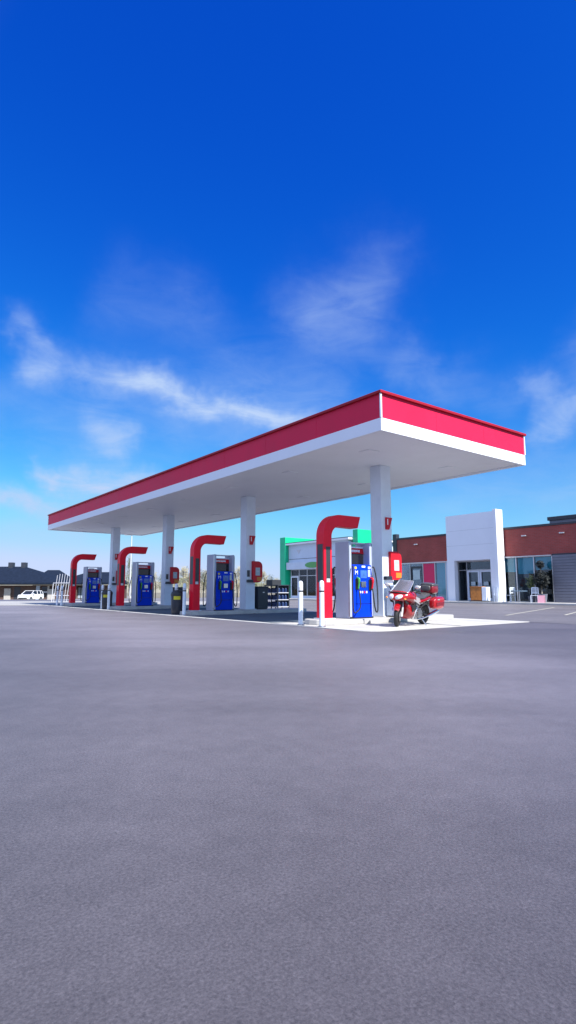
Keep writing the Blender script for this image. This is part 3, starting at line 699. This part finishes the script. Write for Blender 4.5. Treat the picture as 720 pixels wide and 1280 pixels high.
MB().cyl((0, 0, .03), (0, 0, .70), .035).build('pedestal', 'steel', t, smooth=True)
MB().lathe([(.28, 0), (.28, .02), (.05, .05)], seg=20).build('base', 'steel', t, smooth=True)
def leaves(b, c, rad, n, size, seedv, squash=1):
    rnd = random.Random(seedv)
    for _ in range(n):
        d = Vector((rnd.gauss(0, 1), rnd.gauss(0, 1), rnd.gauss(0, 1))).normalized()*rnd.random()**.4
        p = Vector(c)+Vector((d.x*rad, d.y*rad, d.z*rad*squash))
        u = Vector((rnd.gauss(0, 1), rnd.gauss(0, 1), rnd.gauss(0, 1))).normalized(); w = u.orthogonal().normalized(); s_ = size*rnd.uniform(.6, 1.3)
        b.quad(p-u*s_, p+w*s_*.45, p+u*s_, p-w*s_*.45)
t = thing('potted_plant', 'tall forked olive-green plant in a blue-grey pot before the shop window', 'plant', (34.9, 20.2, .13))
t.location = (35.45, 20.0, .13)
MB().lathe([(.17, 0), (.24, .35), (.25, .38), (.20, .38)], seg=18).build('pot', 'pot_grey', t, smooth=True)
b = MB(); rnd = random.Random(4)
for i in range(9):
    a = rnd.uniform(0, 6.28); lean = rnd.uniform(.1, .55); h = rnd.uniform(1.1, 1.6)
    b.tube(bez([(0, 0, .36), (.10*lean*math.cos(a), .10*lean*math.sin(a), .36+h*.5), (lean*math.cos(a)*.8, lean*math.sin(a)*.8, .36+h)], 5), [.028, .026, .024, .022, .02, .018, .016, .014, .012, .010, .006], 5)
leaves(b, (0, 0, 1.35), .35, 110, .10, 8, 1.5)
b.build('foliage', 'leaf_olive', t)
t = thing('potted_tree', 'dark bushy potted tree with a round top at the grey slatted wall', 'tree', (35.35, 19.25, .13))
MB().lathe([(.25, 0), (.33, .50), (.35, .54), (.28, .54)], seg=20).build('pot', 'pot_grey', t, smooth=True)
MB().cyl((0, 0, .5), (0, 0, 2.3), .05, .03, 8).build('trunk', 'bark_pale', t)
b = MB(); leaves(b, (0, 0, 1.45), .5, 1500, .075, 21, 1.25); leaves(b, (0, 0.0, 2.42), .27, 500, .06, 22)
b.build('crown', 'leaf_dark', t)
t = thing('folding_board', 'low pink folding board on the pavement by the grey wall', 'sign', (34.8, 19.0, .13), R(15))
for s in (-1, 1): MB().prism([(s*.17, 0), (s*.14, 0), (s*.01, .46), (s*.04, .46)], 'y', -.2, .2).build('board', 'pink_board', t)

# green-framed shop
GX = 34.0
gs = thing('green_store', 'pale shop with bright green frame fins and a green oval sign', 'building', (GX, 40, 0))
y = lambda v: v-40
MB().box(0, .3, y(35.7), y(44.2), 3.0, 5.25).build('wall', 'store_pale', gs)
MB().box(0, .3, y(35.7), y(36.1), .1, 3.0).build('wall', 'store_pale', gs)
MB().box(0, .3, y(36.1), y(43.9), .1, .34).build('wall', 'store_pale', gs)
MB().box(.3, 12, y(35.7), y(36.0), .1, 5.25).build('side_wall', 'store_pale', gs)
MB().box(.3, 12, y(43.9), y(44.2), .1, 5.25).build('side_wall', 'store_pale', gs)
MB().box(11.8, 12, y(36.0), y(43.9), .1, 5.25).build('back_wall', 'store_pale', gs)
MB().box(.3, 11.8, y(36.0), y(43.9), 4.9, 5.0).build('roof', 'cap_dark', gs)
MB().box(-.35, 12.2, y(35.35), y(44.4), 5.25, 5.42).build('parapet_cap', 'white_paint', gs, bevel=.02)
MB().box(-.36, 12.2, y(35.34), y(44.4), 5.42, 5.47).build('cap_edge', 'cap_dark', gs)
MB().box(-.30, 0, y(35.7), y(44.2), 2.86, 3.55).build('awning_band', 'store_pale', gs, bevel=.015)
MB().box(-.01, .0, y(35.75), y(44.15), 3.85, 3.89).build('reveal_line', 'cap_dark', gs)
MB().box(-.4, 3.3, y(44.25), y(45.1), .0, 6.05).build('green_frame', 'store_green', gs, bevel=.02)
MB().box(.15, 2.7, y(34.7), y(35.3), .0, 6.1).build('green_frame', 'store_green', gs, bevel=.02)
ov = MB(); ov.prism([(y(40.2)+1.05*math.cos(a), 3.22+.27*math.sin(a)) for a in [2*math.pi*k/24 for k in range(24)]], 'x', -.36, -.30); ov.build('oval_sign', 'leaf_green_sign', gs)
MB().prism([(y(42.6)-.3, 4.75), (y(42.6)+.3, 4.75), (y(42.6), 4.35)], 'x', -.03, 0).build('wall_emblem', 'panel_grey', gs)
window(gs, .08, y(36.15), y(43.85), .36, 2.84, [y(37.5), y(38.8), y(40.1), y(41.4), y(42.6)], 'interior_dark', 2.25, None, depth=1.4)
d = MB().box(-.05, .02, y(42.65), y(42.75), .15, 2.2).box(-.05, .02, y(43.7), y(43.8), .15, 2.2).box(-.05, .02, y(42.75), y(43.7), 2.1, 2.2).box(-.05, .02, y(42.75), y(43.7), .15, .3).build('door', 'white_metal', gs)
MB().box(-.09, -.05, y(43.6), y(43.64), .9, 1.3).build('handle', 'steel', d)

# ------------------------------------------------------------------ houses, car, railing and trees on the left
def hiproof(b, x0, x1, y0, y1, z, ridge0, ridge1, zr, th=.28):
    ym = (y0+y1)/2
    P = [(x0, y0, z), (x1, y0, z), (x1, y1, z), (x0, y1, z), (ridge0, ym, zr), (ridge1, ym, zr)]
    v = [b.bm.verts.new(p) for p in P]; lo = [b.bm.verts.new((p[0], p[1], z-th)) for p in P[:4]]
    for q in ((0, 1, 5, 4), (2, 3, 4, 5)): b._f([v[i] for i in q])
    b._f([v[1], v[2], v[5]]); b._f([v[3], v[0], v[4]])
    for i in range(4): b._f([lo[i], lo[(i+1)%4], v[(i+1)%4], v[i]])
    b._f(lo[::-1])
def house(lat, F, W, D, eave, ridge, r0, r1, label, chim, parts):
    p = far(lat, F); t = thing('house', label, 'house', p, VIEWROT, 'low houses beyond the lot')
    MB().box(-W/2+.6, W/2-.6, 1.8, D-.6, 0, eave-.2).build('wall', 'brick_brown', t)
    b = MB(); hiproof(b, -W/2, W/2, 0, D, eave+.25, r0, r1, ridge)
    rf = b.build('roof', 'roof_shingle', t)
    for cx_ in chim: MB().box(cx_-.4, cx_+.4, D/2-.5, D/2+.5, ridge-1.0, ridge+.75).build('chimney', 'cap_dark', rf, bevel=.03)
    for (name, x0, x1, z0, z1, m, d_) in parts: MB().box(x0, x1, 1.8-d_, 1.82, z0, z1).build(name, m, t)
    return t
F1 = 100; k1 = F1/714.0
X1 = lambda px: (px-360)*k1
hc = X1(8); L_ = lambda px: X1(px)-hc
house(hc, F1, X1(71)-X1(-55), 12, 2.75, 6.05, L_(-30), L_(10), 'long low house with dark navy hip roof behind the white car', [L_(9), L_(-8)],
      [('pillar', L_(0), L_(8), 0, 2.0, 'wall_cream', .25), ('garage_door', L_(12), L_(20), .1, 2.3, 'cap_dark', .03), ('pillar', L_(40.5), L_(45), 0, 2.5, 'garage_blue', .3), ('window', L_(47), L_(54.5), .5, 2.3, 'car_glass', .05), ('window_frame', L_(47), L_(54.5), 1.3, 1.45, 'white_paint', .08),
       ('pillar', L_(55), L_(57), 0, 2.5, 'wall_cream', .3), ('low_wall', L_(56), L_(64), 0, 1.9, 'wall_cream', .4), ('window', L_(-20), L_(-8), .6, 2.2, 'car_glass', .05)])
F2 = 112; X2 = lambda px: (px-360)*F2/714.0; h2 = X2(103); L2 = lambda px: X2(px)-h2
house(h2, F2, X2(142)-X2(64), 12, 2.9, 5.4, L2(96), L2(128), 'low house with a dark hip roof seen behind the farthest red arch', [L2(100.5)],
      [('garage_door', L2(94), L2(106), .1, 2.2, 'garage_blue', .05), ('window', L2(74), L2(84), .7, 2.2, 'car_glass', .05), ('window', L2(110), L2(118), .7, 2.2, 'car_glass', .05), ('low_wall', L2(84), L2(93), 0, 1.2, 'wall_cream', .3)])
F3 = 150; X3 = lambda px: (px-360)*F3/714.0; h3 = X3(58)
house(h3, F3, X3(78)-X3(30), 11, 3.2, 7.1, -2.2, 1.0, 'grey-roofed house peeping over the gap between the two dark roofs', [], [('window', -2, 0, .8, 2.2, 'car_glass', .05)])

# car: nose to the left, a quarter turned
cp = far((39.5-360)*91/714.0, 91)
cr = thing('suv', 'white car parked in front of the navy-roofed house', 'car', cp, VIEWROT+R(82))
prof = [(-2.2, .38), (-2.22, .75), (-2.05, .98), (-1.2, 1.08), (2.05, 1.10), (2.2, .95), (2.24, .45), (2.1, .32), (-2.0, .30)]
body = MB().prism(prof, 'y', -.88, .88).build('body', 'car_white', cr, bevel=.07)
cab = MB(); lo = [(-1.15, 1.06), (1.95, 1.08)]; 
cab.loft([[(-1.25, -.84, 1.05), (2.05, -.84, 1.07), (2.05, .84, 1.07), (-1.25, .84, 1.05)], [(-.45, -.70, 1.60), (1.75, -.70, 1.62), (1.75, .70, 1.62), (-.45, .70, 1.60)]])
cab.build('windows', 'car_glass', cr, bevel=.05)
MB().box(-.55, 1.85, -.70, .70, 1.585, 1.66).build('roof', 'car_white', cr, bevel=.03)
pil = MB()
for s in (-1, 1):
    for x0, x1 in ((-1.25, -.45), (.42, .45), (1.35, 1.30), (2.05, 1.75)): pil.tube([(x0, s*.845, 1.06), (x1, s*.71, 1.61)], .045, 6)
pil.build('window_pillars', 'car_white', cr)
for x in (-1.35, 1.35):
    for s in (-1, 1):
        w = MB().cyl((x, s*.70, .34), (x, s*.90, .34), .345, seg=24).build('wheel', 'rubber', cr)
        MB().cyl((x, s*.895, .34), (x, s*.912, .34), .22, seg=20).build('rim', 'steel', w)
for s in (-1, 1):
    MB().box(-2.24, -2.02, s*.66-.16, s*.66+.16, .74, .90).build('headlight', 'lamp_lens', cr, bevel=.03)
    MB().box(2.15, 2.26, s*.72-.1, s*.72+.1, .75, 1.0).build('taillight', 'tail_red', cr, bevel=.02)
    MB().box(-.95, -.75, s*.95-.09, s*.95+.09, 1.05, 1.2).build('mirror', 'car_white', cr, bevel=.03)
MB().box(-2.27, -2.1, -.7, .7, .36, .55).build('bumper', 'charcoal', cr, bevel=.03)
MB().box(2.1, 2.27, -.75, .75, .36, .55).build('bumper', 'charcoal', cr, bevel=.03)

# white railing of leaning bars past the end of the forecourt
p = far((76-360)*44/714.0, 44); t = thing('white_railing', 'white frame of slanting bars at the far left end of the forecourt', 'railing', p, VIEWROT)
u = 44/714.0
b = MB()
for i in range(6): b.tube([((-8+i*3.2)*u, 0, 0), ((-8+i*3.2+3.2)*u, 0, 2.15-.1*(i == 0))], .018, 6)
b.build('bars', 'panel_grey', t)
b = MB()
for z in (.5, 1.45): b.tube([(-9.5*u, -.03, z), (11*u, -.03, z)], .022, 6)
b.tube([(-10.5*u, 0, 0), (-9.5*u, 0, 1.45)], .025, 6)
b.build('rails', 'panel_grey', t)

# slim light pole seen between two columns
p = far((162.5-360)*70/714.0, 70); t = thing('light_pole', 'thin grey light pole rising between the two leftmost columns', 'pole', p, VIEWROT)
MB().cyl((0, 0, 0), (0, 0, 8.1), .09, .06, 10).build('pole_shaft', 'panel_grey', t, smooth=True)
MB().box(-.9, .1, -.14, .14, 8.05, 8.2).build('lamp_head', 'panel_grey', t, bevel=.03)
MB().cyl((0, 0, 0), (0, 0, .6), .28, seg=14).build('footing', 'kerb_concrete', t)

def tree(seedv, H, W, twig):
    rnd = random.Random(seedv); t = thing('tree', 'pale bare tree in the hazy row far behind the pumps', 'tree', (0, 0, 0), 0, 'bare trees behind the station')
    b = MB(); b.tube([(0, 0, 0), (.05, .02, H*.35), (-.04, .06, H*.7), (.02, 0, H*.98)], [.16, .12, .07, .02], 7)
    tips = []
    for i in range(18):
        z = H*(.22+.7*i/18); a = rnd.uniform(0, 6.28); r = W*(1.0-.75*(i/18))*rnd.uniform(.6, 1.1)
        e = Vector((r*math.cos(a), r*math.sin(a), z+r*.8)); b.tube([(0, 0, z), tuple(e*.5+Vector((0, 0, z*.45))), tuple(e)], [.05, .03, .01], 5); tips.append((Vector((0, 0, z)), e))
    b.build('trunk', 'bark_pale', t)
    c = MB()
    for z0, e in tips:
        for _ in range(55):
            q = z0.lerp(e, rnd.uniform(.35, 1.1))+Vector((rnd.gauss(0, .28), rnd.gauss(0, .28), rnd.gauss(.1, .34)))
            d = Vector((rnd.gauss(0, .5), rnd.gauss(0, .5), rnd.gauss(.7, .4))).normalized()*rnd.uniform(.2, .42); w = d.orthogonal().normalized()*rnd.uniform(.02, .05)
            c.quad(q-w, q+w, q+d+w*.4, q+d-w*.4)
    c.build('crown', twig, t); return t
protos = [tree(31, 6.6, 1.7, 'twig_pale'), tree(32, 5.8, 2.0, 'twig_pale'), tree(33, 7.2, 1.5, 'twig_pale'), tree(34, 6.2, 1.9, 'twig_green')]
spots = [(166, 150), (184, 122), (192, 128), (222, 118), (229, 124), (236, 120), (247, 128), (252, 119), (258, 125), (264, 121), (271, 126), (277, 120), (285, 130), (292, 122), (330, 128), (338, 121), (346, 126), (353, 131), (500, 140), (204, 126), (298, 125), (305, 121), (313, 127), (321, 123)]
rnd = random.Random(2)
for i, (px, F) in enumerate(spots):
    pr = protos[i % 4] if i >= 4 else protos[i]
    loc = far((px-360)*F/714.0, F); o = pr if i < 4 else dup(pr, loc, rz=rnd.uniform(0, 6.28)); o.location = loc
    s_ = rnd.uniform(.8, 1.08)*(1.0 if px < 300 else .8); o.scale = (s_*1.1, s_*1.1, s_)
o = dup(protos[3], far((161-360)*74/714.0, 74), rz=1.0); o.scale = (.42, .42, .92); tag(o, 'narrow greenish tree standing by the thin light pole', 'tree', 'bare trees behind the station')

# ------------------------------------------------------------------ camera
cam = bpy.data.cameras.new('camera'); co = bpy.data.objects.new('camera', cam); COL.objects.link(co)
cam.sensor_fit = 'VERTICAL'; cam.sensor_height = 36; cam.lens = 36*708/1280; cam.clip_end = 3000; cam.clip_start = .05
co.location = (0, 0, .95); co.rotation_euler = (R(90)+math.atan(97/708), 0, VIEWROT)
scene.camera = co

# ------------------------------------------------------------------ light
ELEV = R(45); AZ = R(-88.8)                          # the sun stands towards -y, over the photographer's right shoulder
sun = bpy.data.lights.new('sun', 'SUN'); sun.energy = 4.2; sun.angle = R(.53); sun.color = (1, .955, .89)
so = bpy.data.objects.new('sun', sun); COL.objects.link(so)
d = Vector((math.cos(AZ)*math.cos(ELEV), math.sin(AZ)*math.cos(ELEV), math.sin(ELEV)))
so.rotation_euler = (-d).to_track_quat('-Z', 'Y').to_euler()
wd = bpy.data.worlds.new('World'); scene.world = wd; wd.use_nodes = True; nt = wd.node_tree; nt.nodes.clear()
out = N(nt, 'ShaderNodeOutputWorld'); bg = N(nt, 'ShaderNodeBackground', Strength=.12); L(nt, bg.outputs[0], out.inputs['Surface'])
sky = N(nt, 'ShaderNodeTexSky'); sky.sky_type = 'NISHITA'; sky.sun_disc = False; sky.sun_elevation = ELEV
sky.sun_rotation = math.pi/2 - AZ; sky.altitude = 300; sky.air_density = 1.0; sky.dust_density = .6; sky.ozone_density = 2.0
def math_(op, a, b_=None, clamp=False):
    n = N(nt, 'ShaderNodeMath', operation=op); n.use_clamp = clamp
    for i, v in enumerate((a, b_)):
        if v is None: continue
        if isinstance(v, (int, float)): n.inputs[i].default_value = v
        else: L(nt, v, n.inputs[i])
    return n.outputs[0]
SKY_REF = (5.6, 5.6, 6.9); SKY_GAIN = (1.75, 2.9, 4.7); SKY_POW = (2.6, 1.42, .58); SKY_TOP = (2.7, 3.1, 4.3)
se = N(nt, 'ShaderNodeSeparateColor'); L(nt, sky.outputs['Color'], se.inputs[0])
cc = N(nt, 'ShaderNodeCombineColor')
# deeper, more saturated response to the blue sky, channel by channel
for i, nm in enumerate(('Red', 'Green', 'Blue')):
    v = math_('MULTIPLY', math_('POWER', math_('DIVIDE', se.outputs[nm], SKY_REF[i]), SKY_POW[i]), SKY_GAIN[i])
    sm = N(nt, 'ShaderNodeMath', operation='SMOOTH_MIN'); L(nt, v, sm.inputs[0]); sm.inputs[1].default_value = SKY_TOP[i]; sm.inputs[2].default_value = .9
    L(nt, sm.outputs[0], cc.inputs[nm])
# cirrus, laid out by direction on the sky dome
geo = N(nt, 'ShaderNodeTexCoord'); sx = N(nt, 'ShaderNodeSeparateXYZ'); nv = N(nt, 'ShaderNodeVectorMath', operation='NORMALIZE'); L(nt, geo.outputs['Generated'], nv.inputs[0]); L(nt, nv.outputs[0], sx.inputs[0])
az = math_('ARCTAN2', sx.outputs['Y'], sx.outputs['X']); el = math_('ARCSINE', sx.outputs['Z'])
warp = N(nt, 'ShaderNodeTexNoise', Scale=5.0, Detail=5.0, Roughness=.6); L(nt, nv.outputs[0], warp.inputs['Vector'])
ws_ = N(nt, 'ShaderNodeSeparateColor'); L(nt, warp.outputs['Color'], ws_.inputs[0])
azw = math_('ADD', az, math_('MULTIPLY', math_('SUBTRACT', ws_.outputs['Red'], .5), .22)); elw = math_('ADD', el, math_('MULTIPLY', math_('SUBTRACT', ws_.outputs['Green'], .5), .16))
th = math.atan(97/708)
def pix2dir(px, py):
    x, yv = px-360, -(py-640); F = 708*math.cos(th)-yv*math.sin(th); Z = 708*math.sin(th)+yv*math.cos(th)
    v = (FW*F+RT*x+Vector((0, 0, Z))).normalized(); return math.atan2(v.y, v.x), math.asin(v.z)
def blob(p, q, width, amp):                        # a soft streak from direction p to direction q
    a, b_ = Vector(p), Vector(q); d_ = b_-a; ln = d_.length; d_.normalize(); mid = (a+b_)/2
    da = math_('SUBTRACT', azw, mid.x); de = math_('SUBTRACT', elw, mid.y)
    u_ = math_('ADD', math_('MULTIPLY', da, d_.x), math_('MULTIPLY', de, d_.y)); w_ = math_('ADD', math_('MULTIPLY', da, -d_.y), math_('MULTIPLY', de, d_.x))
    e = math_('ADD', math_('POWER', math_('ABSOLUTE', math_('DIVIDE', u_, ln*.55)), 4), math_('POWER', math_('ABSOLUTE', math_('DIVIDE', w_, width)), 2))
    return math_('MULTIPLY', math_('EXPONENT', math_('MULTIPLY', e, -1)), amp)
CL = [((5, 385), (52, 470), .024, .75), ((40, 455), (215, 492), .034, .70), ((165, 478), (360, 530), .022, 1.25), ((100, 500), (430, 560), .07, .22), ((110, 365), (250, 405), .05, .20), ((380, 410), (495, 330), .050, .30),
      ((350, 395), (470, 400), .06, .20), ((480, 440), (560, 500), .035, .32), ((108, 526), (172, 562), .026, .9), ((70, 584), (200, 608), .022, 1.6), ((-20, 608), (130, 632), .018, 1.5), ((36, 566), (76, 582), .016, 1.3), ((250, 440), (420, 500), .06, .25), ((-10, 500), (140, 560), .05, .25), ((-10, 655), (140, 650), .02, .5),
      ((645, 482), (710, 488), .024, .60), ((665, 538), (770, 505), .028, .95), ((560, 470), (640, 500), .04, .22), ((200, 560), (420, 480), .06, .20), ((520, 600), (760, 612), .06, .42), ((440, 410), (510, 455), .03, .12), ((-150, 470), (-20, 540), .05, .5), ((760, 420), (900, 520), .06, .5)]
tot = None
for a, b_, w_, amp in CL:
    v = blob(pix2dir(*a), pix2dir(*b_), w_, amp); tot = v if tot is None else math_('ADD', tot, v)
cm = N(nt, 'ShaderNodeMapping'); cm.inputs['Rotation'].default_value = (.2, .5, VIEWROT); cm.inputs['Scale'].default_value = (3, 3, 9); L(nt, nv.outputs[0], cm.inputs['Vector'])
cn_ = N(nt, 'ShaderNodeTexNoise', Scale=2.6, Detail=8.0, Roughness=.62); cn_.inputs['Distortion'].default_value = .6; L(nt, cm.outputs[0], cn_.inputs['Vector'])
mrn = N(nt, 'ShaderNodeMapRange'); mrn.inputs['From Min'].default_value = .28; mrn.inputs['From Max'].default_value = .74; mrn.inputs['To Min'].default_value = .30; mrn.inputs['To Max'].default_value = 1.1; L(nt, cn_.outputs['Fac'], mrn.inputs['Value'])
cov = math_('MULTIPLY', math_('MULTIPLY', tot, mrn.outputs[0]), .75, True)
hz = math_('MULTIPLY', math_('EXPONENT', math_('MULTIPLY', math_('POWER', math_('DIVIDE', el, .16), 2), -1)), .37)      # pale air low over the horizon
cov = math_('SUBTRACT', math_('ADD', cov, hz), math_('MULTIPLY', cov, hz), True)
# bright cloud added unseen behind the photographer to fill the shade with light
dt = N(nt, 'ShaderNodeVectorMath', operation='DOT_PRODUCT'); L(nt, nv.outputs[0], dt.inputs[0]); dt.inputs[1].default_value = Vector((-.93, -.12, .34)).normalized()
vl = N(nt, 'ShaderNodeMapRange'); vl.interpolation_type = 'SMOOTHSTEP'; vl.inputs['From Min'].default_value = .05; vl.inputs['From Max'].default_value = .75; L(nt, dt.outputs['Value'], vl.inputs['Value'])
fill_cloud = math_('MULTIPLY', vl.outputs[0], math_('ADD', math_('MULTIPLY', cn_.outputs['Fac'], .7), .45), True)
mx = N(nt, 'ShaderNodeMix', data_type='RGBA'); L(nt, cov, mx.inputs[0]); L(nt, cc.outputs[0], mx.inputs[6]); mx.inputs[7].default_value = (2.1, 2.75, 4.0, 1)
m2 = N(nt, 'ShaderNodeMix', data_type='RGBA'); L(nt, fill_cloud, m2.inputs[0]); L(nt, mx.outputs[2], m2.inputs[6]); m2.inputs[7].default_value = (2.9, 3.6, 5.6, 1)
L(nt, m2.outputs[2], bg.inputs['Color'])

vs = scene.view_settings; vs.view_transform = 'Standard'; vs.look = 'None'; vs.gamma = 1; vs.use_curve_mapping = False; vs.exposure = 1.0
scene.cycles.use_denoising = True
scene.cycles.max_bounces = 8; scene.cycles.transparent_max_bounces = 16; scene.cycles.sample_clamp_indirect = 6
